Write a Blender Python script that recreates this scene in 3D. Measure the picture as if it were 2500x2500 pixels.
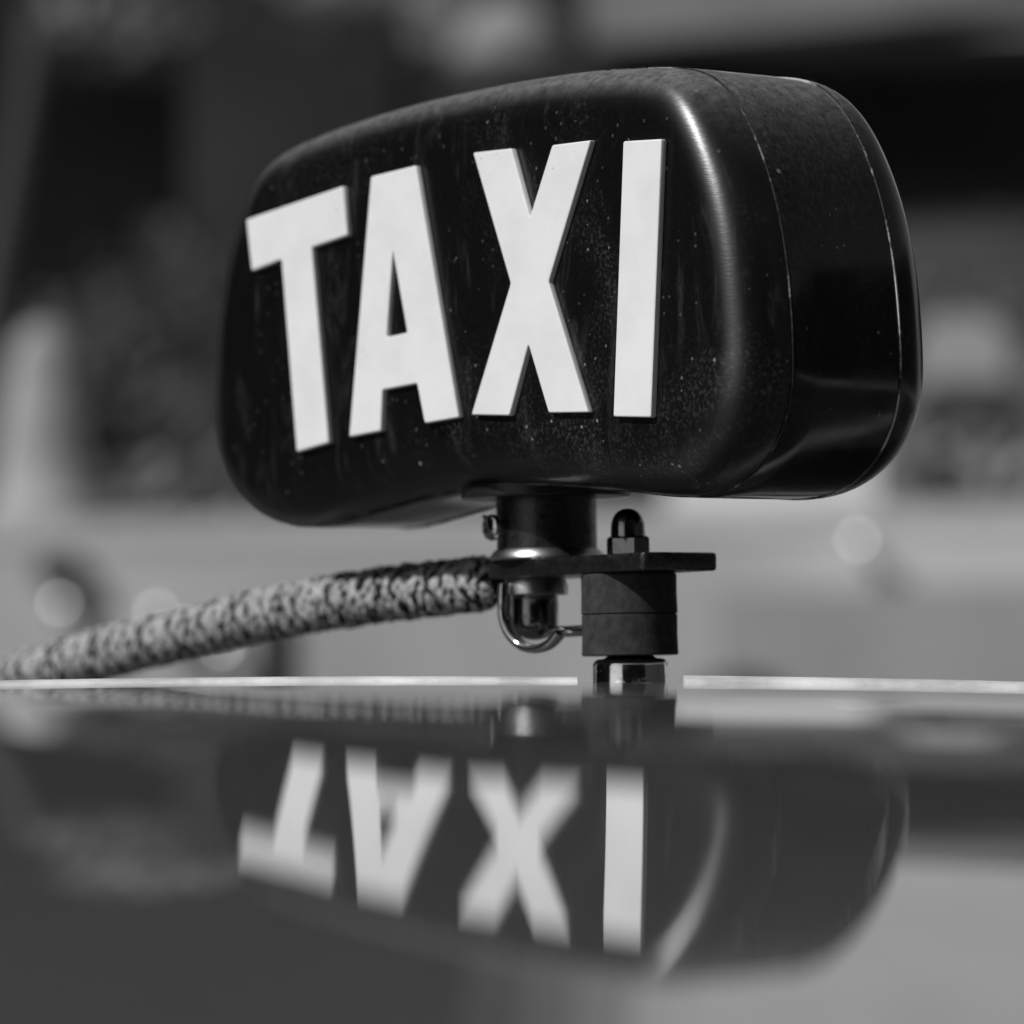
import bpy, bmesh, math, random
from mathutils import Vector, Matrix

random.seed(7)
R = math.radians
for o in list(bpy.data.objects):
    bpy.data.objects.remove(o)
sc = bpy.context.scene
COL = sc.collection

# ------------------------------------------------------------------ camera
YAW, PITCH, ROLL = 0.9219095, -0.0444990, 0.0180816
CAM = Vector((0.0, -1.2187923, -0.0542708))
cam_data = bpy.data.cameras.new('camera')
cam_data.sensor_width = 36.0
cam_data.lens = 36.0 * 10210.1 / 2500.0
cam_data.clip_start = 0.02
cam_data.clip_end = 2000
cam_data.dof.use_dof = True
cam_data.dof.focus_distance = 1.185
cam_data.dof.aperture_fstop = 9.0
cam = bpy.data.objects.new('camera', cam_data)
COL.objects.link(cam)
sc.camera = cam
cp, sp, cr, sr = math.cos(PITCH), math.sin(PITCH), math.cos(ROLL), math.sin(ROLL)
rx = Matrix(((1, 0, 0), (0, cp, -sp), (0, sp, cp)))
rz = Matrix(((cr, -sr, 0), (sr, cr, 0), (0, 0, 1)))
rc = rz @ rx
axes = [Vector((rc[i][0], -rc[i][2], rc[i][1])) for i in range(3)]
m = Matrix((axes[0], axes[1], axes[2])).transposed().to_4x4()
m.translation = CAM
cam.matrix_world = m

# ------------------------------------------------------------------ sky, sun, exposure
SUN_AZ, SUN_EL = R(55.8), R(44.0)          # azimuth left of the camera axis, seen from the sign
to_sun = Vector((-math.sin(SUN_AZ) * math.cos(SUN_EL), -math.cos(SUN_AZ) * math.cos(SUN_EL), math.sin(SUN_EL)))
world = bpy.data.worlds.new('World')
sc.world = world
world.use_nodes = True
nt = world.node_tree
nt.nodes.clear()
sky = nt.nodes.new('ShaderNodeTexSky')
sky.sky_type = 'NISHITA'
sky.sun_disc = False
sky.sun_elevation = SUN_EL
sky.sun_rotation = math.atan2(to_sun.x, to_sun.y) % (2 * math.pi)
bw = nt.nodes.new('ShaderNodeRGBToBW')
bg = nt.nodes.new('ShaderNodeBackground')
bg.inputs['Strength'].default_value = 0.06
wo = nt.nodes.new('ShaderNodeOutputWorld')
nt.links.new(sky.outputs['Color'], bw.inputs['Color'])
nt.links.new(bw.outputs['Val'], bg.inputs['Color'])
nt.links.new(bg.outputs['Background'], wo.inputs['Surface'])
sl = bpy.data.lights.new('sun', 'SUN')
sl.energy = 3.8
sl.angle = R(0.5)
sl.color = (1, 1, 1)
so = bpy.data.objects.new('sun', sl)
so.rotation_euler = to_sun.to_track_quat('Z', 'Y').to_euler()
COL.objects.link(so)
sc.view_settings.view_transform = 'Standard'
sc.view_settings.look = 'None'
sc.view_settings.exposure = 0.0
sc.view_settings.gamma = 1.0
sc.view_settings.use_curve_mapping = False
sc.cycles.use_denoising = True
sc.cycles.max_bounces = 6
sc.cycles.diffuse_bounces = 2
sc.cycles.glossy_bounces = 4
sc.cycles.use_adaptive_sampling = True
sc.cycles.adaptive_threshold = 0.02
sc.cycles.sample_clamp_indirect = 6.0


# ------------------------------------------------------------------ materials
class Mat:
    """small wrapper for building node materials; every colour is a grey"""

    def __init__(self, name, grey=0.5, rough=0.5, metal=0.0, ior=1.5, spec=0.5):
        self.m = bpy.data.materials.new(name)
        self.m.use_nodes = True
        self.t = self.m.node_tree
        self.p = self.t.nodes['Principled BSDF']
        self.p.inputs['Base Color'].default_value = (grey, grey, grey, 1)
        self.p.inputs['Roughness'].default_value = rough
        self.p.inputs['Metallic'].default_value = metal
        self.p.inputs['IOR'].default_value = ior
        self.p.inputs['Specular IOR Level'].default_value = spec
        self.tc = None

    def new(self, kind, **kw):
        n = self.t.nodes.new(kind)
        for k, v in kw.items():
            if k in n.inputs:
                n.inputs[k].default_value = v
            else:
                setattr(n, k, v)
        return n

    def link(self, a, b):
        self.t.links.new(a, b)

    def coord(self, scale=(1, 1, 1), rot=(0, 0, 0), loc=(0, 0, 0)):
        if self.tc is None:
            self.tc = self.new('ShaderNodeTexCoord')
        mp = self.new('ShaderNodeMapping')
        mp.inputs['Scale'].default_value = scale
        mp.inputs['Rotation'].default_value = rot
        mp.inputs['Location'].default_value = loc
        self.link(self.tc.outputs['Object'], mp.inputs['Vector'])
        return mp.outputs['Vector']

    def noise(self, scale, detail=4, rough=0.55, vec=None, dist=0.0):
        n = self.new('ShaderNodeTexNoise')
        n.inputs['Scale'].default_value = scale
        n.inputs['Detail'].default_value = detail
        n.inputs['Roughness'].default_value = rough
        n.inputs['Distortion'].default_value = dist
        self.link(vec if vec is not None else self.coord(), n.inputs['Vector'])
        return n.outputs['Fac']

    def ramp(self, src, a, b, va=0.0, vb=1.0, smooth=True):
        n = self.new('ShaderNodeMapRange')
        n.interpolation_type = 'SMOOTHSTEP' if smooth else 'LINEAR'
        n.inputs['From Min'].default_value = a
        n.inputs['From Max'].default_value = b
        n.inputs['To Min'].default_value = va
        n.inputs['To Max'].default_value = vb
        self.link(src, n.inputs['Value'])
        return n.outputs['Result']

    def math(self, op, a, b=None, clamp=False):
        n = self.new('ShaderNodeMath')
        n.operation = op
        n.use_clamp = clamp
        for i, v in enumerate((a, b)):
            if v is None:
                continue
            if isinstance(v, (int, float)):
                n.inputs[i].default_value = v
            else:
                self.link(v, n.inputs[i])
        return n.outputs[0]

    def base(self, val):
        self.link(val, self.p.inputs['Base Color'])

    def rough(self, val):
        self.link(val, self.p.inputs['Roughness'])

    def bump(self, height, dist=0.001, strength=1.0):
        b = self.new('ShaderNodeBump')
        b.inputs['Strength'].default_value = strength
        b.inputs['Distance'].default_value = dist
        self.link(height, b.inputs['Height'])
        self.link(b.outputs['Normal'], self.p.inputs['Normal'])

    def specks(self, scale, radius, keep, seed=0.0):
        """sparse round dust specks: 1 inside a speck"""
        v = self.new('ShaderNodeTexVoronoi')
        v.inputs['Scale'].default_value = scale
        v.inputs['Randomness'].default_value = 1.0
        self.link(self.coord(loc=(seed, seed * 1.7, seed * 0.3)), v.inputs['Vector'])
        sep = self.new('ShaderNodeSeparateColor')
        self.link(v.outputs['Color'], sep.inputs['Color'])
        pick = self.math('GREATER_THAN', sep.outputs[0], 1.0 - keep)
        size = self.math('MULTIPLY', sep.outputs[1], radius)
        near = self.math('LESS_THAN', v.outputs['Distance'], size)
        return self.math('MULTIPLY', pick, near)

    def scratches(self, scale, rot, stretch, width, keep):
        """long thin hairline scratches from stretched voronoi cells"""
        v = self.new('ShaderNodeTexVoronoi')
        v.inputs['Scale'].default_value = scale
        self.link(self.coord(scale=stretch, rot=rot), v.inputs['Vector'])
        sep = self.new('ShaderNodeSeparateColor')
        self.link(v.outputs['Color'], sep.inputs['Color'])
        pick = self.math('GREATER_THAN', sep.outputs[0], 1.0 - keep)
        near = self.math('LESS_THAN', v.outputs['Distance'], width)
        return self.math('MULTIPLY', pick, near)


def black_plastic(name, dusty=1.0, rough=(0.30, 0.38), streaks=False, wiped=False):
    M = Mat(name, 0.006, 0.38, spec=0.5)
    patch = M.ramp(M.noise(24, 4, 0.6, dist=0.6), 0.44, 0.70, 0.05, 1.0)
    sep = M.new('ShaderNodeSeparateXYZ')
    M.link(M.coord(), sep.inputs['Vector'])
    side = M.ramp(sep.outputs['X'], -0.12, 0.09, 0.25, 1.0)
    patch = M.math('MULTIPLY', patch, side)
    grit = M.ramp(M.noise(800, 3, 0.65), 0.46, 0.78, 0.0, 0.060 * dusty)
    grit = M.math('MULTIPLY', grit, patch)
    sp1 = M.math('MULTIPLY', M.specks(420, 0.24, 0.15 * dusty), 0.18)
    sp2 = M.math('MULTIPLY', M.specks(170, 0.12, 0.09 * dusty, 2.3), 0.55)
    s1 = M.math('MULTIPLY', M.scratches(30, (0.3, 0.5, 0.9), (1, 1, 9), 0.026, 0.16), 0.09)
    s2 = M.math('MULTIPLY', M.scratches(75, (0.9, 1.3, 0.2), (1, 1, 7), 0.05, 0.10), 0.20)
    spots = M.math('MULTIPLY', M.math('ADD', M.math('ADD', sp1, s2), M.math('ADD', sp2, s1)), M.ramp(patch, 0, 0.9, 0.2, 1.0))
    smear = M.ramp(M.noise(95, 5, 0.7, vec=M.coord(scale=(1, 1, 0.28), rot=(0, 0.5, 0)), dist=1.2), 0.52, 0.80, 0.0, 0.030 * dusty)
    tot = M.math('ADD', M.math('ADD', grit, smear), spots)
    if streaks:
        st = M.ramp(M.noise(1100, 5, 0.75, vec=M.coord(scale=(1, 0.6, 0.22))), 0.42, 0.80, 0.0, 0.055)
        up = M.ramp(sep.outputs['Z'], 0.06, 0.12, 0.05, 1.0)
        tot = M.math('ADD', tot, M.math('MULTIPLY', st, up))
    tot = M.math('ADD', tot, 0.003)
    geo = M.new('ShaderNodeNewGeometry')          # road dust settles on the surfaces that face up
    sn = M.new('ShaderNodeSeparateXYZ')
    M.link(geo.outputs['Normal'], sn.inputs['Vector'])
    settle = M.math('MULTIPLY', M.ramp(sn.outputs['Z'], 0.35, 1.0, 0.0, 0.15), M.ramp(M.noise(300, 5, 0.7), 0.25, 0.75, 0.35, 1.25))
    tot = M.math('ADD', tot, settle)
    M.base(tot)
    M.rough(M.ramp(patch, 0, 1, rough[0], rough[1]))
    if wiped:       # fine wiping marks lie across the fillet and draw its highlight out
        M.bump(M.noise(1600, 1, 0.5, vec=M.coord(scale=(0.25, 0.25, 1.2))), 0.0001, 0.35)
        tg = M.new('ShaderNodeTangent')
        tg.direction_type = 'RADIAL'
        tg.axis = 'Z'
        M.link(tg.outputs['Tangent'], M.p.inputs['Tangent'])
        M.p.inputs['Anisotropic'].default_value = 0.66
        M.p.inputs['Anisotropic Rotation'].default_value = 0.25
    else:
        M.bump(M.noise(60, 1), 0.0004, 0.06)
    return M.m


def simple(name, grey, rough, metal=0.0, var=0.25, scale=300, bump=0.0, spec=0.5, ior=1.5):
    M = Mat(name, grey, rough, metal, ior, spec)
    n = M.noise(scale, 5, 0.6)
    M.base(M.ramp(n, 0.25, 0.75, grey * (1 - var), grey * (1 + var)))
    if bump:
        M.bump(M.noise(scale * 3, 3), bump, 0.6)
    return M.m


def white_letter():
    M = Mat('white_letter_plastic', 0.7, 0.42)
    a = M.ramp(M.noise(60, 5, 0.65), 0.3, 0.75, 0.735, 0.67)
    dirt = M.math('ADD', M.specks(150, 0.12, 0.10), M.specks(520, 0.25, 0.06, 3.0))
    M.base(M.math('SUBTRACT', a, M.math('MULTIPLY', dirt, 0.22), True))
    M.bump(M.noise(240, 3), 0.0002, 0.3)
    return M.m


def worn_metal(name, dark, light, rough, amount, scale=260, edge=0.0):
    M = Mat(name, dark, rough, 0.0, 1.6)
    wear = M.ramp(M.noise(scale, 5, 0.7, dist=0.5), amount, amount + 0.12)
    col = M.ramp(wear, 0, 1, dark, light, False)
    if edge:
        geo = M.new('ShaderNodeNewGeometry')
        e = M.math('MULTIPLY', M.ramp(geo.outputs['Pointiness'], 0.52, 0.62), M.ramp(M.noise(500, 4, 0.7), 0.35, 0.6))
        col = M.math('ADD', col, M.math('MULTIPLY', e, edge))
    M.base(col)
    M.rough(M.ramp(M.noise(400, 4), 0.3, 0.7, rough * 0.7, rough * 1.3))
    M.bump(M.noise(700, 3), 0.0003, 0.5)
    return M.m


def chrome(name, grey=0.75, rough=0.07, pit=0.0):
    M = Mat(name, grey, rough, 1.0)
    if pit:
        n = M.ramp(M.noise(420, 5, 0.7), 0.56 if pit > 0.8 else 0.60, 0.72)
        M.base(M.ramp(n, 0, 1, grey, grey * 0.25, False))
        M.rough(M.ramp(n, 0, 1, rough, 0.45, False))
    M.bump(M.noise(150, 3), 0.0002, 0.25)
    return M.m


def car_paint():
    M = Mat('car_paint', 0.13, 0.02, 0.0, 1.5, 0.5)
    film = M.ramp(M.noise(14, 4, 0.6, vec=M.coord(scale=(0.5, 2.5, 1))), 0.3, 0.75, 0.055, 0.075)
    M.base(film)
    M.p.inputs['Sheen Weight'].default_value = 0.12
    M.p.inputs['Sheen Roughness'].default_value = 0.4
    M.p.inputs['Sheen Tint'].default_value = (1, 1, 1, 1)
    M.p.inputs['Coat Weight'].default_value = 1.0
    M.p.inputs['Coat IOR'].default_value = 1.5
    M.p.inputs['Coat Roughness'].default_value = 0.006
    return M.m


def plaster(name, lo, hi, scale=3.0, rough=0.85):
    M = Mat(name, hi, rough, 0, 1.5, 0.2)
    a = M.noise(scale, 6, 0.6)
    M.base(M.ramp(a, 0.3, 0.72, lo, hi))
    M.bump(M.noise(scale * 30, 4), 0.004, 0.5)
    return M.m


def cord_fibre():
    M = Mat('cord_pale_fibre', 0.4, 0.7, 0, 1.5, 0.3)
    fleck = M.ramp(M.noise(420, 2, 0.5), 0.36, 0.54)
    fine = M.ramp(M.noise(2600, 2, 0.6), 0.3, 0.7, 0.55, 1.1)
    M.base(M.math('MULTIPLY', M.ramp(fleck, 0, 1, 0.28, 0.46, False), fine))
    M.bump(M.noise(3000, 2), 0.0002, 0.6)
    return M.m


MAT = {
    'shell': black_plastic('black_shell_plastic', 1.0, (0.33, 0.41), wiped=True),
    'rear': black_plastic('black_rear_plastic', 0.5, (0.16, 0.22)),
    'band': black_plastic('black_band_plastic', 0.35, (0.10, 0.20), streaks=True),
    'letter': white_letter(),
    'seam': worn_metal('dusty_seam_edge', 0.012, 0.42, 0.5, 0.44, 45),
    'seam_faint': worn_metal('faint_seam_edge', 0.010, 0.20, 0.5, 0.50, 60),
    'groove': simple('seam_shadow_black', 0.006, 0.7),
    'black_metal': worn_metal('worn_black_metal', 0.008, 0.022, 0.30, 0.62, 120),
    'flange': simple('flange_black_plastic', 0.012, 0.35),
    'post': worn_metal('post_dark_metal', 0.010, 0.03, 0.32, 0.58, 120),
    'rubber': simple('grey_black_rubber', 0.036, 0.75, 0, 0.35, 300, 0.0002, 0.12),
    'chrome': chrome('chrome'),
    'satin': chrome('satin_zinc', 0.55, 0.30),
    'dark_steel': chrome('dark_steel', 0.26, 0.14, 1.0),
    'cup': chrome('pitted_chrome', 0.88, 0.09, 1.0),
    'paint': car_paint(),
    'cord_light': cord_fibre(),
    'cord_dark': simple('cord_dark_fibre', 0.018, 0.85, 0, 0.4, 900, 0.0003, 0.2),
    'wall': plaster('pale_wall_plaster', 0.40, 0.60, 0.7),
    'coping': plaster('wall_coping_stone', 0.42, 0.58, 0.8),
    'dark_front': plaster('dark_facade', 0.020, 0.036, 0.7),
    'dark_upper': plaster('dark_upper_timber', 0.008, 0.016, 0.7),
    'planter': plaster('grey_planter_concrete', 0.32, 0.42, 1.5),
    'step_dark': plaster('grey_plaster_dark', 0.13, 0.18, 0.8),
    'planter_dim': plaster('grey_plaster_mid', 0.24, 0.32, 0.8),
    'interior': plaster('dark_interior', 0.09, 0.14, 1.0),
    'mid_panel': plaster('grey_panel', 0.045, 0.085, 0.8),
    'cornice': plaster('cornice_stone', 0.16, 0.24, 1.0),
    'upper': plaster('pale_upper_plaster', 0.50, 0.62, 0.6),
    'stone': plaster('pale_pillar_stone', 0.30, 0.40, 4.0),
    'dark_paint': simple('dark_bollard_paint', 0.02, 0.5),
    'white_paint': simple('pale_disc_paint', 0.78, 0.5),
    'chair_pale': simple('pale_chair_fabric', 0.36, 0.8, 0, 0.1, 40),
    'reflection_strip': simple('pale_reflection_strip', 0.62, 0.35, 0, 0.4, 40),  # pale colour imitates light reflected at the roof crest
    'leaf': simple('dull_leaf', 0.10, 0.6, 0, 0.5, 6),
    'pale_leaf': simple('pale_leaf', 0.18, 0.5, 0, 0.4, 6),
    'knob': chrome('polished_knob', 0.9, 0.42),
    'bark': simple('bark', 0.05, 0.9),
    'asphalt': plaster('asphalt', 0.045, 0.065, 8.0, 0.9),
    'terrace': plaster('terrace_paving', 0.20, 0.28, 3.0, 0.9),
}


# ------------------------------------------------------------------ mesh helpers
def finish(name, bm, mat, parent=None, loc=(0, 0, 0), sharp=35, recalc=True):
    if recalc:
        bmesh.ops.recalc_face_normals(bm, faces=bm.faces)
    me = bpy.data.meshes.new(name)
    bm.to_mesh(me)
    bm.free()
    me.materials.append(MAT[mat] if isinstance(mat, str) else mat)
    for p in me.polygons:
        p.use_smooth = True
    me.set_sharp_from_angle(angle=R(sharp))
    o = bpy.data.objects.new(name, me)
    COL.objects.link(o)
    o.parent = parent
    o.location = loc
    return o


def tag(o, label, cat, group=None, kind=None):
    o['label'] = label
    if cat:
        o['category'] = cat
    if group:
        o['group'] = group
    if kind:
        o['kind'] = kind
    return o


def empty(name, loc, rz=0.0):
    o = bpy.data.objects.new(name, None)
    COL.objects.link(o)
    o.location = loc
    o.rotation_euler = (0, 0, rz)
    o.empty_display_size = 0.02
    return o


def add_rings(bm, rings, cap0=False, cap1=False):
    """rings: lists of points, same length, closed loops"""
    vs = [[bm.verts.new(p) for p in r] for r in rings]
    n = len(vs[0])
    for a, b in zip(vs, vs[1:]):
        for i in range(n):
            bm.faces.new((a[i], a[(i + 1) % n], b[(i + 1) % n], b[i]))
    if cap0:
        bm.faces.new(list(reversed(vs[0])))
    if cap1:
        bm.faces.new(vs[-1])
    return vs


def lathe(bm, prof, axis_o=(0, 0, 0), axis=(0, 0, 1), n=48, cap=True, phase=0.0):
    """profile of (radius, height) round an axis"""
    z = Vector(axis).normalized()
    x = z.orthogonal().normalized()
    y = z.cross(x)
    o = Vector(axis_o)
    rings = []
    for r, h in prof:
        rings.append([o + z * h + (x * math.cos(2 * math.pi * k / n + phase) + y * math.sin(2 * math.pi * k / n + phase)) * max(r, 1e-6) for k in range(n)])
    add_rings(bm, rings, cap, cap)


def box(bm, x0, x1, y0, y1, z0, z1):
    v = [bm.verts.new((x, y, z)) for x in (x0, x1) for y in (y0, y1) for z in (z0, z1)]
    for f in ((0, 1, 3, 2), (4, 6, 7, 5), (0, 4, 5, 1), (2, 3, 7, 6), (0, 2, 6, 4), (1, 5, 7, 3)):
        bm.faces.new([v[i] for i in f])


def bevel(bm, w, seg=2, angle=40):
    es = [e for e in bm.edges if len(e.link_faces) == 2 and e.calc_face_angle(0) > R(angle)]
    bmesh.ops.bevel(bm, geom=es, offset=w, segments=seg, profile=0.6, affect='EDGES')


def tube(bm, pts, rad, n=8, cap=True):
    """tube through points; rad is a number or a list"""
    pts = [Vector(p) for p in pts]
    up = Vector((0, 0, 1))
    rings = []
    t0 = (pts[1] - pts[0]).normalized()
    x = t0.orthogonal().normalized()
    for i, p in enumerate(pts):
        t = (pts[min(i + 1, len(pts) - 1)] - pts[max(i - 1, 0)]).normalized()
        x = (x - t * x.dot(t)).normalized()
        y = t.cross(x)
        r = rad[i] if isinstance(rad, (list, tuple)) else rad
        rings.append([p + (x * math.cos(2 * math.pi * k / n) + y * math.sin(2 * math.pi * k / n)) * r for k in range(n)])
    add_rings(bm, rings, cap, cap)


def catmull(P, per):
    out = []
    n = len(P)
    for i in range(n - 1):
        p0, p1, p2, p3 = (Vector(P[max(i - 1, 0)]), Vector(P[i]), Vector(P[i + 1]), Vector(P[min(i + 2, n - 1)]))
        for k in range(per):
            t = k / per
            out.append(0.5 * ((2 * p1) + (p2 - p0) * t + (2 * p0 - 5 * p1 + 4 * p2 - p3) * t * t + (3 * p1 - p0 - 3 * p2 + p3) * t ** 3))
    out.append(Vector(P[-1]))
    return out


# ------------------------------------------------------------------ car roof
ROOF = (-0.04976068, -0.02155695, 0.15308964, 0.00128769, -0.02985666)
SLOPE_Y = (-1.25, -1.05, -.9, -.8, -.7, -.6, -.45, -.3, -.15, -.05, .1, .8)
SLOPE = (0.1321726, 0.1061388, 0.0866134, 0.0735965, 0.0548879, 0.0408779, 0.0203791, 0.0106714, 0.0120126, 0.0077424, -0.0300000, -0.1100000)

STRIP_Y = -0.040


def slope_at(y):
    i = max(0, min(len(SLOPE_Y) - 2, sum(1 for k in SLOPE_Y if k < y) - 1))
    f = (y - SLOPE_Y[i]) / (SLOPE_Y[i + 1] - SLOPE_Y[i])
    return SLOPE[i] + (SLOPE[i + 1] - SLOPE[i]) * f


# profile of the roof along the viewing direction: integrate a smoothed slope
PN, PY0, PY1 = 1800, -1.2, 0.8
PDY = (PY1 - PY0) / PN
PSL = [slope_at(PY0 + PDY * i) for i in range(PN + 1)]
for _ in range(3):
    W = 36
    cs = [0.0]
    for v in PSL:
        cs.append(cs[-1] + v)
    PSL = [(cs[min(i + W, PN) + 1] - cs[max(i - W, 0)]) / (min(i + W, PN) - max(i - W, 0) + 1) for i in range(PN + 1)]
PZ = [0.0]
for i in range(PN):
    PZ.append(PZ[-1] + (PSL[i] + PSL[i + 1]) / 2 * PDY)
ZREF = PZ[int(round((-0.05 - PY0) / PDY))]


def roof_z(x, y):
    z0, ax, kx, kxy, cx = ROOF
    u = (y - PY0) / PDY
    i = max(0, min(PN - 1, int(u)))
    pz = PZ[i] + (PZ[i + 1] - PZ[i]) * (u - i) - ZREF
    z = z0 + ax * x - kx * x * x / 2 - kxy * x * y + cx * x * y * y + pz
    return z


def build_roof():
    bm = bmesh.new()
    x0, x1, y0, y1 = -0.78, 0.86, -1.13, 0.70
    nx, ny = 120, 220

    def lip(d):           # roof edge rolls down over the last 5 cm
        rr = 0.05
        return 0.0 if d >= rr else -(rr - math.sqrt(max(rr * rr - (rr - d) ** 2, 0)))
    grid = []

    def spread(n):
        # finer rows near both borders so that the rolled edge is smooth
        ts = []
        for i in range(n + 1):
            t = i / n
            ts.append(0.5 - 0.5 * math.cos(math.pi * t) if True else t)
        return ts
    for v in spread(ny):
        row = []
        for u in spread(nx):
            x = x0 + (x1 - x0) * u
            y = y0 + (y1 - y0) * v
            d = min(x - x0, x1 - x)
            e = min(y - y0, y1 - y)
            row.append(bm.verts.new((x, y, roof_z(x, y) + lip(d) + lip(e))))
        grid.append(row)
    for a, b in zip(grid, grid[1:]):
        for i in range(nx):
            bm.faces.new((a[i], a[i + 1], b[i + 1], b[i]))
    # drip flange under the border
    border = grid[0] + [r[-1] for r in grid[1:]] + list(reversed(grid[-1][:-1])) + [r[0] for r in reversed(grid[1:-1])]
    low = [bm.verts.new(v.co + Vector((0, 0, -0.06))) for v in border]
    n = len(border)
    for i in range(n):
        bm.faces.new((border[i], low[i], low[(i + 1) % n], border[(i + 1) % n]))
    o = finish('car_roof', bm, 'paint', sharp=60)
    # normals must point up
    tag(o, 'glossy dark car roof mirroring the TAXI letters upside down', 'car roof')
    # added pale strip imitates the crest's bright reflection, left open at the foot
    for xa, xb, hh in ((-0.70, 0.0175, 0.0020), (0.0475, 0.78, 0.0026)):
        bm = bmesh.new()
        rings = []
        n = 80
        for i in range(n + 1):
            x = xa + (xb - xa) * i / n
            rings.append([Vector((x, STRIP_Y + 0.0075 * math.cos(math.pi * k / 10), roof_z(x, STRIP_Y) - 0.0004 + hh * math.sin(math.pi * k / 10))) for k in range(11)])
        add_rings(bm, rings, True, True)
        finish('roof_reflection_strip', bm, 'reflection_strip', o, sharp=50)
    return o


build_roof()

# ------------------------------------------------------------------ taxi sign
SX, SY = 0.0104311, 0.0499569
SIGN_ROT = -YAW
sign = empty('taxi_sign', (SX, SY, 0.0), SIGN_ROT)
tag(sign, 'black plastic rooftop sign with raised white TAXI letters on a mounting post', 'taxi sign')

HALF = [(0, .1295), (.026, .1293), (.0515, .1281), (.0761, .1261), (.0971, .1233), (.1061, .1206), (.1128, .1160),
        (.1184, .1098), (.1231, .1026), (.1279, .0935), (.1321, .0832), (.1354, .0703), (.1373, .0575), (.1381, .0450),
        (.1383, .0345), (.1371, .0255), (.1337, .0185), (.1284, .0119), (.1205, .0062), (.1108, .0026), (.1010, .0014),
        (.0873, .0020), (.0756, .0035), (.0639, .0048), (.0500, .0066), (.0356, .0080), (.0163, .0094), (0, .0098)]


def smooth_outline(npts=240):
    loop = HALF + [(-x, z) for x, z in reversed(HALF[1:-1])]
    P = [Vector((x, 0, z)) for x, z in loop]
    n = len(P)
    dense = []
    for i in range(n):
        p0, p1, p2, p3 = P[i - 1], P[i], P[(i + 1) % n], P[(i + 2) % n]
        for k in range(12):
            t = k / 12
            dense.append(0.5 * ((2 * p1) + (p2 - p0) * t + (2 * p0 - 5 * p1 + 4 * p2 - p3) * t * t + (3 * p1 - p0 - 3 * p2 + p3) * t ** 3))
    # resample evenly
    L = [0]
    for i in range(len(dense)):
        L.append(L[-1] + (dense[(i + 1) % len(dense)] - dense[i]).length)
    tot = L[-1]
    out = []
    j = 0
    for k in range(npts):
        s = tot * k / npts
        while L[j + 1] < s:
            j += 1
        f = (s - L[j]) / (L[j + 1] - L[j])
        out.append(dense[j].lerp(dense[(j + 1) % len(dense)], f))
    for _ in range(10):   # light smoothing of the traced points
        out = [(out[i - 1] + out[i] * 2 + out[(i + 1) % npts]) / 4 for i in range(npts)]
    return out


OUT = smooth_outline()
NO = len(OUT)
NRM = []
for i in range(NO):
    t = (OUT[(i + 1) % NO] - OUT[i - 1]).normalized()
    NRM.append(Vector((-t.z, 0, t.x)))            # outward for this winding, checked below
cen = Vector((0, 0, 0.065))
if sum((OUT[i] - cen).dot(NRM[i]) for i in range(NO)) < 0:
    NRM = [-v for v in NRM]


def ring(off, y):
    return [Vector((OUT[i].x + NRM[i].x * off, y, OUT[i].z + NRM[i].z * off)) for i in range(NO)]


RF = 0.0158


def shell(front=True):
    s = -1 if front else 1
    rf = RF if front else 0.0185
    face = 0.0360 if front else 0.0203 + 0.0185
    bm = bmesh.new()
    prof = []
    lipoff = -0.0002 if front else 0.00035
    prof.append((lipoff - 0.0016, 0.0200))
    prof.append((lipoff - 0.0002, 0.0200))
    prof.append((lipoff, 0.0203))
    for k in range(0, 15):
        a = (math.pi / 2) * k / 14
        prof.append((lipoff * (1 - k / 14) - rf * (1 - math.cos(a)), 0.0203 + (face - 0.0203) * math.sin(a)))
    rings = [ring(o, s * y) for o, y in prof]
    # inward rings across the face for a soft, almost flat crown
    last = rings[-1]
    for f in (0.85, 0.6, 0.3):
        rings.append([Vector((p.x * f, s * (face + 0.00045 * (1 - f * f)), 0.0655 + (p.z - 0.0655) * f)) for p in last])
    add_rings(bm, rings, False, True)
    return finish('front_shell' if front else 'rear_shell', bm, 'shell' if front else 'rear', sign, sharp=40)


shell(True)
shell(False)
bm = bmesh.new()
add_rings(bm, [ring(-0.0016, -0.0199), ring(0.0000, -0.0197), ring(0.0002, -0.0194), ring(0.0003, -0.010), ring(0.0003, 0.010),
               ring(-0.0000, 0.0196), ring(-0.0016, 0.0199)])
finish('centre_band', bm, 'band', sign, sharp=40)
# pale worn rim where shell and band meet
for yy, off, wdt, sm in ((-0.01985, 0.00022, 0.00020, 'seam_faint'), (0.01990, 0.00042, 0.00034, 'seam')):
    bm = bmesh.new()
    add_rings(bm, [ring(off - 0.0010, yy - wdt), ring(off, yy - wdt * 0.6), ring(off, yy + wdt * 0.6), ring(off - 0.0010, yy + wdt)])
    finish('seam_rim', bm, sm, sign, sharp=80)

LETTERS = {
    'T': [[(-104.51, 99.89), (-50.55, 104.71), (-48.43, 89.26), (-68.0, 87.4), (-60.5, 25.9), (-78.1, 24.0), (-84.9, 85.2), (-101.9, 83.14)]],
    'A': [[(-35.38, 105.99), (-12.11, 106.76), (7.57, 29.35), (-9.61, 28.68), (-13.18, 40.93), (-31.27, 40.24), (-32.54, 27.8), (-49.26, 27.0)],
          [(-24.52, 82.08), (-17.82, 56.68), (-28.77, 56.16)]],
    'X': [[(17.02, 107.28), (35.75, 106.4), (44.04, 85.21), (55.33, 105.07), (73.33, 104.36), (52.32, 65.72), (69.86, 26.76), (51.31, 27.82),
           (42.28, 48.37), (32.6, 28.24), (13.92, 29.7), (34.29, 66.89)]],
    'I': [[(88.08, 102.34), (105.09, 100.97), (98.02, 23.5), (81.18, 24.76)]],
}


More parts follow.
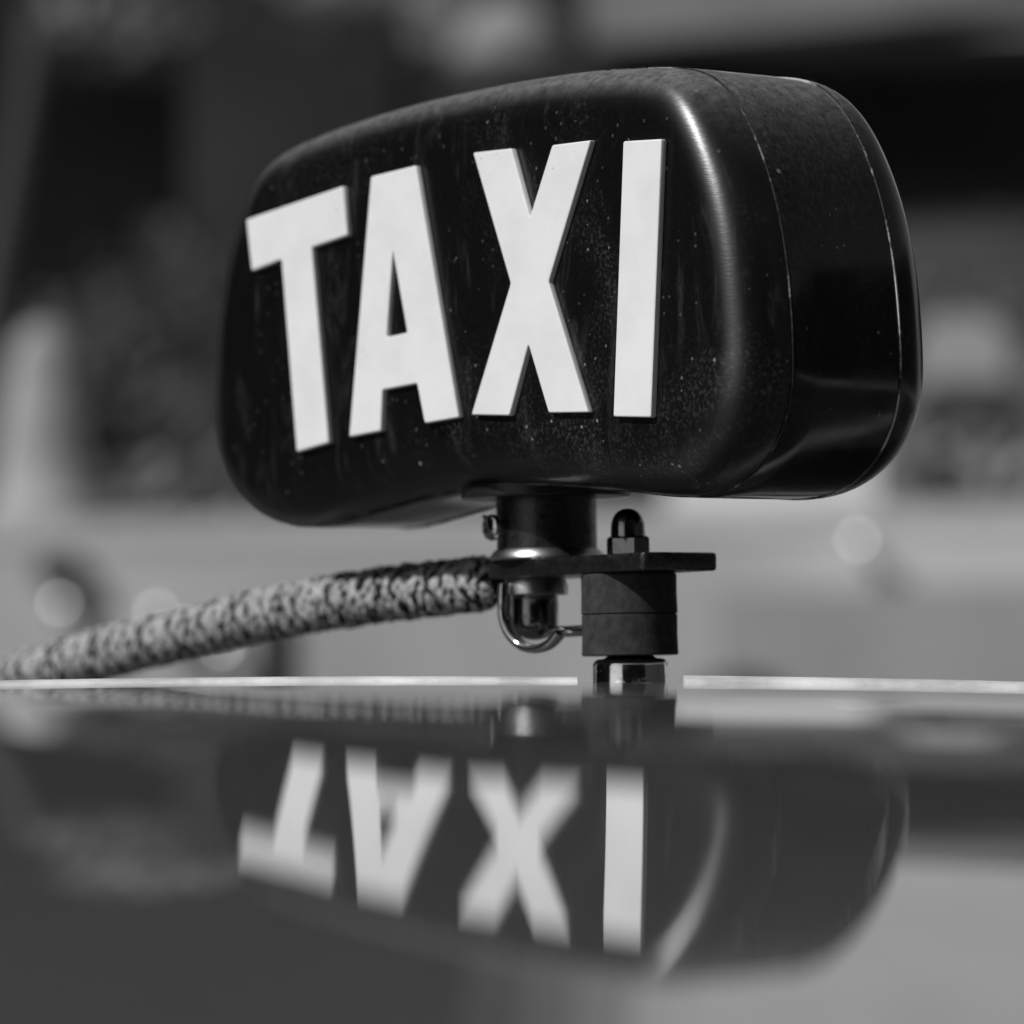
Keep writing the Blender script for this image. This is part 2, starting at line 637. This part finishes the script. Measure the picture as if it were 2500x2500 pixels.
def letter(ch):
    cu = bpy.data.curves.new('letter_outline', 'CURVE')
    cu.dimensions = '2D'
    cu.fill_mode = 'BOTH'
    bw_ = 0.00045
    for loop in LETTERS[ch]:
        spl = cu.splines.new('POLY')
        # soften corners a little: each corner becomes three points
        pts = []
        n = len(loop)
        for i in range(n):
            p0, p1, p2 = (Vector(loop[i - 1]), Vector(loop[i]), Vector(loop[(i + 1) % n]))
            r = 0.7
            a = p1 + (p0 - p1).normalized() * r
            b = p1 + (p2 - p1).normalized() * r
            mid = (a + b) * 0.25 + p1 * 0.5
            pts += [a, mid, b]
        spl.points.add(len(pts) - 1)
        for q, p in zip(spl.points, pts):
            q.co = (p.x / 1000, p.y / 1000, 0, 1)
        spl.use_cyclic_u = True
    depth = 0.0022                                 # total thickness, the back 0.4 mm sits inside the face
    cu.extrude = depth / 2 - bw_
    cu.bevel_depth = bw_
    cu.bevel_resolution = 2
    cu.offset = -bw_
    tmp = bpy.data.objects.new('letter_outline', cu)
    COL.objects.link(tmp)
    dg = bpy.context.evaluated_depsgraph_get()
    dg.update()
    me = bpy.data.meshes.new_from_object(tmp.evaluated_get(dg))
    bpy.data.objects.remove(tmp)
    bpy.data.curves.remove(cu)
    me.transform(Matrix.Rotation(R(90), 4, 'X'))
    me.transform(Matrix.Translation((0, -0.0382 + depth / 2, 0)))
    me.materials.clear()
    me.materials.append(MAT['letter'])
    for p in me.polygons:
        p.use_smooth = True
    me.set_sharp_from_angle(angle=R(30))
    o = bpy.data.objects.new('letter', me)
    o['label'] = 'raised white letter ' + ch
    COL.objects.link(o)
    o.parent = sign


for ch in 'TAXI':
    letter(ch)

# tiny moulded mark under the letter A: two arches, a hook and a small loop
bm = bmesh.new()
yq = -0.0363


def mark(pts, r=0.00018):
    tube(bm, [Vector((x / 1000, yq, z / 1000)) for x, z in pts], r, 6)


def arc(cx, cz, rx_, rz_, a0, a1, n=10):
    return [(cx + rx_ * math.cos(R(a0 + (a1 - a0) * k / n)), cz + rz_ * math.sin(R(a0 + (a1 - a0) * k / n))) for k in range(n + 1)]


mark([(-5.3, 24.6)] + arc(-4.3, 26.6, 1.0, 0.9, 180, 0) + [(-3.3, 24.7)])
mark([(-2.1, 24.9)] + arc(-1.0, 27.0, 1.1, 0.8, 170, 0) + [(0.1, 25.0)])
mark([(-1.0, 24.9), (-1.0, 27.0)])
mark(arc(2.6, 26.3, 1.2, 1.5, 50, 320))
mark(arc(5.2, 27.2, 0.7, 0.6, 0, 360))
mark([(4.8, 25.6), (5.2, 26.7), (5.9, 25.7)])
finish('moulded_mark', bm, 'shell', sign, sharp=60)

# flange under the body
bm = bmesh.new()
lathe(bm, [(0.0255, 0.0062), (0.0258, 0.0066), (0.0258, 0.0100), (0.0252, 0.0108)], (0, 0, 0), n=64)
finish('mounting_flange', bm, 'flange', sign)

# ------------------------------------------------------------------ bracket that carries the sign
BX = 0.0393                                          # the foot, along the sign's width
cth, sth = math.cos(SIGN_ROT), math.sin(SIGN_ROT)
fx, fy = SX + cth * BX, SY + sth * BX
foot_z = roof_z(fx, fy)
bracket = empty('mounting_bracket', (fx, fy, foot_z), SIGN_ROT)
tag(bracket, 'black steel bracket with round post, rubber pads and chrome foot under the sign', 'bracket')
OFF = (-BX, 0, -foot_z)                              # child meshes below are written in the sign's own frame


def part(name, bm, mat, sharp=35):
    return finish(name, bm, mat, bracket, OFF, sharp)


PT, PB = -0.0126, -0.0180                            # plate top and bottom
bm = bmesh.new()
lathe(bm, [(0.0152, PT + 0.0030), (0.0152, 0.0060)], n=64)
part('post', bm, 'post')
bm = bmesh.new()
lathe(bm, [(0.0170, PT + 0.0001), (0.0174, PT + 0.0006), (0.0172, PT + 0.0016), (0.0158, PT + 0.0032)], n=64)
part('post_collar', bm, 'satin')
bm = bmesh.new()
box(bm, BX - 0.0515, BX + 0.0250, -0.0142, 0.0142, PB, PT)
es = [e for e in bm.edges if abs(e.verts[0].co.z - e.verts[1].co.z) > 0.003]
bmesh.ops.bevel(bm, geom=es, offset=0.0022, segments=3, profile=0.5, affect='EDGES')
bevel(bm, 0.0011, 2)
part('plate', bm, 'black_metal')
# set screw facing the same way as the letters
bm = bmesh.new()
sz = -0.0028
lathe(bm, [(0.0024, 0.0140), (0.0024, 0.0172), (0.0038, 0.0174), (0.0039, 0.0182), (0.0036, 0.0192), (0.0028, 0.0197), (0.0008, 0.0199)], (-0.0035, 0, sz), (0, -1, 0), 40)
scr = part('set_screw', bm, 'chrome')
bm = bmesh.new()
box(bm, -0.0042, 0.0042, -0.00045, 0.00045, -0.0005, 0.0002)
mt = Matrix.Translation((-0.0035, -0.01975, sz)) @ Matrix.Rotation(R(62), 4, 'Y') @ Matrix.Rotation(R(90), 4, 'X')
bmesh.ops.transform(bm, matrix=mt, verts=bm.verts)
o = finish('screw_slot', bm, 'groove', scr)
# acorn nut on the foot
bm = bmesh.new()
hexp = [(0.0058, PT + 0.0001), (0.0065, PT + 0.0004), (0.0065, PT + 0.0049), (0.0057, PT + 0.0056)]
lathe(bm, hexp, (BX, 0, 0), n=6, phase=R(52))
dome = [(0.0051, PT + 0.0052)]
for k in range(0, 13):
    a = (math.pi / 2) * k / 12
    dome.append((0.0050 * math.cos(a) ** 0.85 if k < 12 else 0.0001, PT + 0.0080 + 0.0057 * math.sin(a)))
lathe(bm, dome, (BX, 0, 0), n=40)
part('acorn_nut', bm, 'dark_steel')
# rubber pads
ZS = -0.0301
for z1, z0 in ((PB - 0.0002, ZS + 0.00003), (ZS - 0.00003, -0.0423)):
    bm = bmesh.new()
    rr = 0.0142
    lathe(bm, [(rr - 0.0004, z0), (rr + 0.0001, z0 + 0.0003), (rr - 0.0001, (z0 + z1) / 2), (rr, z1 - 0.0003), (rr - 0.0004, z1)], (BX, 0, 0), n=72)
    part('rubber_pad', bm, 'rubber')
bm = bmesh.new()
zc = -0.0432
cup = [(0.0060, zc + 0.0012), (0.0080, zc)]
for k in range(0, 9):
    a = (math.pi / 2) * k / 8
    cup.append((0.0089 + 0.0023 * math.sin(a), zc - 0.0023 * (1 - math.cos(a))))
cup += [(0.0113, zc - 0.008), (0.0113, foot_z + 0.0002)]
lathe(bm, list(reversed(cup)), (BX, 0, 0), n=64)
part('foot_cup', bm, 'cup')
# washer, domed nut and cross pin under the post
bm = bmesh.new()
lathe(bm, [(0.0092, -0.0232), (0.0100, -0.0228), (0.0100, -0.0206), (0.0092, PB - 0.0002)], (-0.0030, -0.0025, 0), n=56)
part('washer', bm, 'satin')
bm = bmesh.new()
dn = [(0.0066, -0.0230), (0.0072, -0.0240), (0.0072, -0.0318)]
for k in range(1, 11):
    a = (math.pi / 2) * k / 10
    dn.append((max(0.0072 * math.cos(a), 0.0001), -0.0318 - 0.0050 * math.sin(a)))
lathe(bm, list(reversed(dn)), (-0.0035, -0.0025, 0), n=48)
part('domed_nut', bm, 'dark_steel')
bm = bmesh.new()
tube(bm, [(-0.002, -0.002, -0.0345), (0.010, -0.001, -0.0345), (0.0275, 0, -0.0342)], 0.0017, 16)
part('cross_pin', bm, 'chrome')

# ------------------------------------------------------------------ braided cord tied to the bracket
FPX = 10210.1


def ray_point(px, py, d):
    """world point d metres in front of the lens plane, image position in the photograph's pixels"""
    c = Vector(((px - 1250) / FPX * d, -(py - 1250) / FPX * d, -d))
    return cam.matrix_world @ c


path = [(1215, 1417), (1165, 1426), (1040, 1440), (906, 1456), (650, 1500), (453, 1546), (194, 1612), (0, 1668), (-170, 1722), (-420, 1775)]
CP = []
for x, y in path:
    d = 1.300 + (1215 - x) / FPX * 1.32 * 1.00
    CP.append(ray_point(x, y, d))
for i in (-1, -2, -3):
    CP[i].z = max(CP[i].z, roof_z(CP[i].x, CP[i].y) + 0.0070)
line = catmull(CP, 40)
cum = [0.0]
for a, b in zip(line, line[1:]):
    cum.append(cum[-1] + (b - a).length)
TOT = cum[-1]


def on_line(s):
    s = min(max(s, 0), TOT)
    lo, hi = 0, len(cum) - 1
    while hi - lo > 1:
        mid = (lo + hi) // 2
        if cum[mid] <= s:
            lo = mid
        else:
            hi = mid
    f = (s - cum[lo]) / max(cum[hi] - cum[lo], 1e-9)
    return line[lo].lerp(line[hi], f), (line[hi] - line[lo]).normalized()


def s_at_px(px):
    best = min(range(len(line)), key=lambda i: abs(px - (1250 + FPX * (cam.matrix_world.inverted() @ line[i]).x / -(cam.matrix_world.inverted() @ line[i]).z)))
    return cum[best]


pinches = [(s_at_px(x), d, w) for x, d, w in ((882, 0.26, .0020), (930, 0.20, .0016), (972, 0.20, .0016), (1024, 0.26, .0018), (1105, 0.08, .002))]


def cord_radius(s):
    r = 0.0077
    for c, d, w in pinches:
        r *= 1 - d * math.exp(-((s - c) / w) ** 2)
    a, b = pinches[0][0], pinches[3][0]
    r *= 1 + 0.035 * math.exp(-((s - (a + b) / 2) / 0.016) ** 2)
    r *= 1 + 0.04 * math.sin(s * 310) * math.sin(s * 97 + 1)
    if s < 0.010:
        r *= 0.55 + 0.45 * math.sqrt(max(s, 0) / 0.010)
    return r


cord = empty('braided_cord', tuple(on_line(TOT * 0.5)[0]))
tag(cord, 'thick braided grey cord running from the bracket down to the car roof', 'cord')
CO = -on_line(TOT * 0.5)[0]


def frame(s):
    p, t = on_line(s)
    x = Vector((0, 0, 1)) - t * t.z
    x.normalize()
    return p, t, x, t.cross(x)


bm = bmesh.new()
ss = [TOT * i / 300 for i in range(301)]
tube(bm, [on_line(s)[0] for s in ss], [cord_radius(s) * 0.9 for s in ss], 16)
finish('core', bm, 'cord_dark', cord, CO, 60)
PITCHL, NST = 0.0225, 11
for hand in (1, -1):
    for k in range(NST):
        pts = []
        rad = []
        n = int(TOT / PITCHL * 33)
        jit = random.uniform(-0.06, 0.06)
        for i in range(n + 1):
            s = TOT * i / n
            p, t, x, y = frame(s)
            ang = hand * 2 * math.pi * s / PITCHL + 2 * math.pi * k / NST + jit + 0.12 * math.sin(s * 60 + k)
            weave = 0.00048 * math.cos(2 * math.pi * NST * s / PITCHL + (0 if hand > 0 else math.pi) + k * math.pi)
            rr = cord_radius(s) + weave
            pts.append(p + (x * math.cos(ang) + y * math.sin(ang)) * rr)
            rad.append(0.00108 * (1 + 0.18 * math.sin(s * 700 + k * 2)))
        bm = bmesh.new()
        tube(bm, pts, rad, 5)
        dark = k % 4 == 0 if hand > 0 else k % 3 == 0
        finish('strand', bm, 'cord_dark' if dark else 'cord_light', cord, CO, 80)
# steel hook that ties the cord's end to the nut
bm = bmesh.new()
hc = ray_point(1306, 1488, 1.255)
fwd = Matrix.Rotation(R(-38), 3, 'Z')
hx = fwd @ Vector((1, 0, 0))
pts = []
for k in range(0, 41):
    a = R(172 + (322 - 172) * k / 40)
    pts.append(hc + hx * math.cos(a) * 0.0118 + Vector((0, 0, 1)) * math.sin(a) * 0.0118)
pts = [pts[0] + Vector((0.0004, 0.0005, 0.0065)), pts[0] + Vector((0.0001, 0, 0.003))] + pts
hax = Vector((hx.y, -hx.x, 0))                       # axis of the loop
rings = []
for i, p in enumerate(pts):
    t = (pts[min(i + 1, len(pts) - 1)] - pts[max(i - 1, 0)]).normalized()
    nrm = t.cross(hax).normalized()
    rings.append([p + nrm * math.cos(2 * math.pi * k / 16) * 0.0014 + hax * math.copysign(abs(math.sin(2 * math.pi * k / 16)) ** 0.6, math.sin(2 * math.pi * k / 16)) * 0.0024 for k in range(16)])
add_rings(bm, rings, True, True)
finish('hook', bm, 'chrome', cord, CO, 60)

# ------------------------------------------------------------------ the place behind, far out of focus
GROUND = -1.50
KP = 2500.0 / 1932.0


def at(px, py, d):
    """point at depth d metres, from coordinates on the 1932-pixel view used for measuring"""
    return ray_point(px * KP, py * KP, d)


def face_box(name, px0, px1, py0, py1, d, thick, mat, parent=None, z0=None):
    a, b = at(px0, py1, d), at(px1, py0, d)
    bm = bmesh.new()
    box(bm, a.x, b.x, a.y, a.y + thick, a.z if z0 is None else z0, b.z)
    bevel(bm, min(0.02, thick * 0.2), 2)
    loc = (0, 0, 0) if parent is None else tuple(-parent.location)
    return finish(name, bm, mat, parent, loc)


bm = bmesh.new()
g = [bm.verts.new(p) for p in ((-150, -150, GROUND), (150, -150, GROUND), (150, 150, GROUND), (-150, 150, GROUND))]
bm.faces.new(g)
o = finish('ground', bm, 'asphalt')
o['kind'] = 'structure'

# retaining wall and terrace
WD = 9.0
wy = at(966, 965, WD).y
wz = at(966, 965, WD).z
wall = empty('terrace_wall', (0, wy, GROUND))
tag(wall, 'pale plastered low wall behind the car, far out of focus', 'wall')
bm = bmesh.new()
box(bm, -14, 14, wy, wy + 0.35, GROUND, wz - 0.06)
finish('wall_face', bm, 'wall', wall, tuple(-wall.location))
bm = bmesh.new()
box(bm, -14, 14, wy - 0.004, wy + 0.38, wz - 0.058, wz)
bevel(bm, 0.012)
finish('coping', bm, 'coping', wall, tuple(-wall.location))
bm = bmesh.new()
box(bm, -14, 14, wy + 0.38, wy + 12.0, wz - 0.5, wz - 0.03)
o = finish('terrace', bm, 'terrace')
o['kind'] = 'structure'

# dark building on the terrace
BD = 20.0
by = at(966, 700, BD).y
b = empty('building', (0, by, wz - 0.03))
tag(b, 'dark building front with shaded openings and pale cornice, blurred behind the sign', 'building')
PX = BD * KP / FPX                                    # metres per measuring pixel at the building


def bx(px):
    return (px - 966) * PX


def bz(py):
    return at(966, py, BD).z


def bbox(name, x0, x1, z0, z1, y0, y1, mat):
    bm = bmesh.new()
    box(bm, x0, x1, y0, y1, z0, z1)
    return finish(name, bm, mat, b, tuple(-b.location))


zt = wz - 0.03
H_COR, H_COR2 = bz(62), bz(-60)
# piers and panels between openings; openings are 1.5 m deep rooms
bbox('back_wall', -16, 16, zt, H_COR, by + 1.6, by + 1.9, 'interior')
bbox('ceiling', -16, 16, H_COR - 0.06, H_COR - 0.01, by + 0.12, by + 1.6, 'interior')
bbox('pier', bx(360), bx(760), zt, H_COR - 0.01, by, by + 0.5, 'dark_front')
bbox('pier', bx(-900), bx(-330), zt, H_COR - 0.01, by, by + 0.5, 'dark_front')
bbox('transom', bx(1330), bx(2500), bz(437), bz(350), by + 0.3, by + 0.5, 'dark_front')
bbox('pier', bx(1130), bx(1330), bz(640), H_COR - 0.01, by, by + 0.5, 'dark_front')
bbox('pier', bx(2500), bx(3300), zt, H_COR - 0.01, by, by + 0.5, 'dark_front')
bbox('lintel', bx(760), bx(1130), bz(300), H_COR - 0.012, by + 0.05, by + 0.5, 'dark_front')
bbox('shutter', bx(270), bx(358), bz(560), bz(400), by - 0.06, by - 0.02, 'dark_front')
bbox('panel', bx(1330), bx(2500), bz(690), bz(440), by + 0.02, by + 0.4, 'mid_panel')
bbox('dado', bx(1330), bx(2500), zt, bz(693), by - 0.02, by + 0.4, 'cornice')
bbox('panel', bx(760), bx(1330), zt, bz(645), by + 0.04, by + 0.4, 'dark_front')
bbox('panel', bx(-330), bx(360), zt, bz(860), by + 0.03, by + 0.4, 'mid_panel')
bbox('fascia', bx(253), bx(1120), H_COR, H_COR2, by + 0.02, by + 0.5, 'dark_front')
cn = bbox('cornice', bx(1123), bx(3300), H_COR - 0.08, H_COR2, by - 0.20, by + 0.5, 'cornice')
for vtx in cn.data.vertices:
    if vtx.co.z < H_COR2 - 0.05:
        vtx.co.z += (vtx.co.x - bx(1123)) * 0.072
bm = bmesh.new()
lathe(bm, [(0.05, 0.0), (0.20, 0.03), (0.29, 0.14), (0.27, 0.26), (0.16, 0.36), (0.10, 0.42)], (bx(975), by - 0.32, bz(185)), n=28)
lathe(bm, [(0.03, 0.0), (0.13, 0.05), (0.16, 0.15), (0.10, 0.30)], (bx(850), by - 0.30, bz(120)), n=24)
finish('hanging_ornament', bm, 'cornice', b, tuple(-b.location))
bbox('upper_wall', bx(1400), bx(4300), H_COR2 + 0.003, H_COR2 + 2.2, by - 0.05, by + 0.5, 'upper')
for k, (xa, xb, mm) in enumerate(((980, 1077, 'mid_panel'), (1080, 1177, 'step_dark'), (1180, 1287, 'planter_dim'), (1290, 1397, 'coping'))):
    bbox('upper_wall', bx(xa), bx(xb), H_COR2 + 0.003, H_COR2 + 2.1, by, by + 0.5, mm)
bbox('upper_wall', bx(-5000), bx(977), H_COR2 + 0.003, H_COR2 + 2.0, by + 0.10, by + 0.5, 'dark_upper')
bbox('fascia', bx(-5000), bx(250), H_COR, H_COR2, by + 0.02, by + 0.5, 'dark_upper')

# pale pillar with rounded cap standing on the wall, left
pd = 9.18
pl = at(80, 640, pd)
top = at(80, 612, pd).z - wz
rw = 66 * pd * KP / FPX
bm = bmesh.new()
prof = [(rw * 1.7, 0.0), (rw * 1.7, 0.03), (rw * 1.4, 0.06), (rw * 1.25, top * 0.40), (rw * 1.0, top * 0.72)]
for k in range(0, 9):
    a = (math.pi / 2) * k / 8
    prof.append((rw * math.cos(a) * 0.97 if k < 8 else 0.001, top * 0.72 + 0.004 + (top * 0.28 - 0.004) * math.sin(a)))
lathe(bm, prof, (0, 0, 0), n=40)
o = finish('stone_pillar', bm, 'stone', None, (pl.x, pl.y, wz))
tag(o, 'pale pillar with rounded top on the wall, blurred at the left edge', 'pillar')

# dark box on the wall below it
c = at(112, 1072, WD)
bm = bmesh.new()
box(bm, -0.045, 0.045, -0.05, 0.0, -0.028, 0.028)
bevel(bm, 0.008)
o = finish('wall_box', bm, 'mid_panel', None, (c.x, wy - 0.001, c.z))
tag(o, 'small dark box on the pale wall, blurred above the discs', 'box')

# grey planter along the wall, right
c0, c1 = at(1350, 1115, 8.5), at(2700, 1115, 8.5)
bm = bmesh.new()
box(bm, 0, c1.x - c0.x, 0, 0.45, 0, c0.z - GROUND)
bevel(bm, 0.03)
o = finish('planter_box', bm, 'planter', None, (c0.x, c0.y, GROUND))
tag(o, 'long grey planter box blurred at lower right behind the roof', 'planter')

# dark bollards just over the roof line
for px, py, w, d, lab in ((522, 1160, 42, 8.0, 'dark blurred bollard just below the braided cord'),
                          (1395, 1268, 95, 8.0, 'dark blurred rounded bollard at the roof line right of the chrome foot')):
    c = at(px, py, d)
    rr = w * d * KP / FPX
    bm = bmesh.new()
    prof = [(rr, GROUND), (rr, c.z - rr * 0.6)]
    for k in range(1, 7):
        a = (math.pi / 2) * k / 6
        prof.append((max(rr * math.cos(a), 0.001), c.z - rr * 0.6 + rr * 0.6 * math.sin(a)))
    lathe(bm, prof, (0, 0, -GROUND), n=32)
    o = finish('bollard', bm, 'dark_paint', None, (c.x, c.y, GROUND))
    tag(o, lab, 'bollard', 'bollards by the wall')

# polished round knobs on the wall: the sun glints on them and blurs into pale discs
for px, py, lab in ((125, 1150, 'pale blurred disc above the cord, the left one'), (308, 1168, 'pale blurred disc half hidden by the cord'),
                    (430, 1232, 'pale blurred disc below the cord'), (1625, 1030, 'faint pale blurred disc right of the bracket')):
    c = at(px, py, WD - 0.03)
    bm = bmesh.new()
    rk = 0.031
    prof = [(0.012, 0.0), (0.012, 0.02)]
    for k in range(1, 12):
        a = math.pi * (k / 12) - math.pi / 2
        prof.append((max(rk * math.cos(a), 0.002), 0.02 + rk + rk * math.sin(a)))
    lathe(bm, prof, (0, 0, 0), (0, -1, 0), 28)
    o = finish('round_reflector', bm, 'knob', None, (c.x, wy - 0.001, c.z))
    tag(o, lab, 'reflector', 'reflectors on the wall')

# white crate added behind the sign so the roof mirrors a bright band
c0, c1 = at(1270, 940, 12.0), at(1650, 790, 12.0)
bm = bmesh.new()
box(bm, 0, c1.x - c0.x, 0, 0.5, 0.0, c1.z - zt)
bevel(bm, 0.02)
o = finish('added_crate', bm, 'white_paint', None, (c0.x, c0.y, zt))
tag(o, 'white crate added behind the sign, brightens the roof reflection right of the foot', 'crate')

# chair on the terrace, right
cd = 13.0
ch = empty('terrace_chair', (at(1815, 700, cd).x, at(1815, 700, cd).y, zt))
tag(ch, 'pale garden chair with slanted dark legs, blurred right of the sign', 'chair')
mpp = cd * KP / FPX
ctop = at(1815, 596, cd).z - zt
bm = bmesh.new()
wv = 88 * mpp
prof = []
zb = ctop - 130 * mpp
for k in range(0, 17):
    a = math.pi * k / 16
    prof.append((wv * math.copysign(abs(math.cos(a)) ** 0.5, math.cos(a)), zb + (ctop - zb) * math.sin(a) ** 0.5))
f1 = [bm.verts.new((x, 0.0, z)) for x, z in prof]
f2 = [bm.verts.new((x, 0.05, z)) for x, z in prof]
bm.faces.new(f1)
bm.faces.new(list(reversed(f2)))
for i in range(len(f1)):
    bm.faces.new((f1[i], f2[i], f2[(i + 1) % len(f1)], f1[(i + 1) % len(f1)]))
finish('backrest', bm, 'chair_pale', ch)
bm = bmesh.new()
box(bm, -wv, wv, -0.42, 0.0, zb - 0.12, zb - 0.02)
bevel(bm, 0.02)
finish('seat', bm, 'mid_panel', ch)
for x, dx, yy in ((-0.10, 0.07, -0.38), (0.02, 0.09, -0.38), (-0.12, 0.05, 0.0), (0.11, 0.03, 0.0)):
    bm = bmesh.new()
    tube(bm, [(x, yy, zb - 0.06), (x + dx, yy, 0.0)], 0.016, 10)
    finish('leg', bm, 'dark_paint', ch)

# dark house fronts to the left and right of the car; the sign and chrome mirror them
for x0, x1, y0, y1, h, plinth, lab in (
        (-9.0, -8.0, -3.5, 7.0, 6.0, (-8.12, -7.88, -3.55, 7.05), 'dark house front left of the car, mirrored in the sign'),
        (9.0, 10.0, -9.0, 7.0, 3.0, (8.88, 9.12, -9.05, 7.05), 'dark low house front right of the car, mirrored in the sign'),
        (-7.0, 14.0, -15.0, -14.0, 7.0, (-7.05, 14.05, -14.12, -13.88), 'dark tall house front added behind the camera to cut ambient light and reflections')):  # front behind the camera is added to dim ambient light and reflections
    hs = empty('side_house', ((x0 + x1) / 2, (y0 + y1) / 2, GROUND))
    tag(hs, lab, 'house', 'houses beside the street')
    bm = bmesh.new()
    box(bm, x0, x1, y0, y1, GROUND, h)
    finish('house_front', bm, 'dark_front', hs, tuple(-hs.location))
    bm = bmesh.new()
    box(bm, *plinth, GROUND + 0.002, GROUND + 0.45)
    finish('plinth', bm, 'wall', hs, tuple(-hs.location))

# shrubs on the terrace: loose leaf clumps that melt into mottled blur
def shrub(px, py_top, d, width, label, leaf='leaf'):
    c = at(px, py_top, d)
    h = c.z - zt
    root = empty('shrub', (c.x, c.y, zt))
    tag(root, label, 'shrub', 'shrubs on the terrace')
    bm = bmesh.new()
    for k in range(5):
        a = k * 1.3
        tube(bm, [(0, 0, 0), (0.04 * math.cos(a), 0.04 * math.sin(a), h * 0.4), (width * 0.5 * math.cos(a), width * 0.3 * math.sin(a), h * 0.8)], [0.02, 0.014, 0.006], 6)
    finish('stem', bm, 'bark', root)
    bm = bmesh.new()
    for i in range(900):
        # clumps
        q = random.randrange(9)
        cx = width * 0.75 * math.sin(q * 2.4) * random.uniform(0.7, 1.0)
        cz = h * (0.25 + 0.62 * ((q * 0.37) % 1.0))
        r = width * 0.38
        v = Vector((random.gauss(0, 0.45), random.gauss(0, 0.45), random.gauss(0, 0.45)))
        p = Vector((cx, 0.2 * math.cos(q), cz)) + v * r
        sz_ = random.uniform(0.025, 0.05)
        ax = Vector((random.uniform(-1, 1), random.uniform(-1, 1), random.uniform(-0.4, 1))).normalized()
        bx_ = ax.orthogonal().normalized()
        cx_ = ax.cross(bx_)
        q4 = [bm.verts.new(p + bx_ * sz_), bm.verts.new(p + cx_ * sz_ * 0.5), bm.verts.new(p - bx_ * sz_), bm.verts.new(p - cx_ * sz_ * 0.5)]
        bm.faces.new(q4)
    finish('foliage', bm, leaf, root, recalc=False)



def leafy_tree(px, py, d, label):
    # a slim tree in front of the building whose crown hangs into the top of the frame
    c = at(px, py, d)
    root = empty('tree', (c.x - 1.15, c.y, zt))
    tag(root, label, 'tree')
    off = tuple(-root.location)
    bx0 = c.x - 1.15
    bm = bmesh.new()
    tube(bm, [(bx0, c.y, zt), (bx0 + 0.05, c.y, zt + 1.2), (bx0 + 0.25, c.y, c.z + 0.1), (c.x, c.y, c.z + 0.5)], [0.09, 0.075, 0.05, 0.02], 10)
    tube(bm, [(bx0 + 0.25, c.y, c.z + 0.1), (c.x - 0.3, c.y + 0.2, c.z + 0.35), (c.x + 0.6, c.y + 0.1, c.z + 0.2)], [0.035, 0.025, 0.01], 8)
    finish('trunk', bm, 'bark', root, off)
    bm = bmesh.new()
    for i in range(2600):
        q = random.randrange(12)
        ctr = Vector((c.x - 0.62 + 1.25 * ((q * 0.618) % 1.0), c.y + 0.3 * math.sin(q * 1.7), c.z + 0.10 + 0.42 * ((q * 0.37) % 1.0)))
        p = ctr + Vector((random.gauss(0, 0.14), random.gauss(0, 0.14), random.gauss(0, 0.075)))
        sz_ = random.uniform(0.02, 0.045)
        ax = Vector((random.uniform(-1, 0.6), random.uniform(-1, 0.2), random.uniform(-0.2, 1))).normalized()
        u_ = ax.orthogonal().normalized()
        v_ = ax.cross(u_)
        bm.faces.new([bm.verts.new(p + u_ * sz_), bm.verts.new(p + v_ * sz_ * 0.55), bm.verts.new(p - u_ * sz_), bm.verts.new(p - v_ * sz_ * 0.55)])
    finish('crown', bm, 'pale_leaf', root, off, recalc=False)


leafy_tree(520, 78, 16.0, 'leafy tree crown blurred along the top left of the frame')
shrub(330, 420, 15.0, 0.55, 'dull leafy shrub blurred left of the sign')
shrub(1900, 430, 16.0, 0.75, 'dull leafy shrub blurred right of the sign behind the chair')
shrub(420, 880, 9.9, 0.20, 'low pale shrub behind the wall edge, blurred left of the sign', 'pale_leaf')
shrub(1840, 870, 9.9, 0.16, 'low pale shrub behind the wall edge, blurred below the chair', 'pale_leaf')
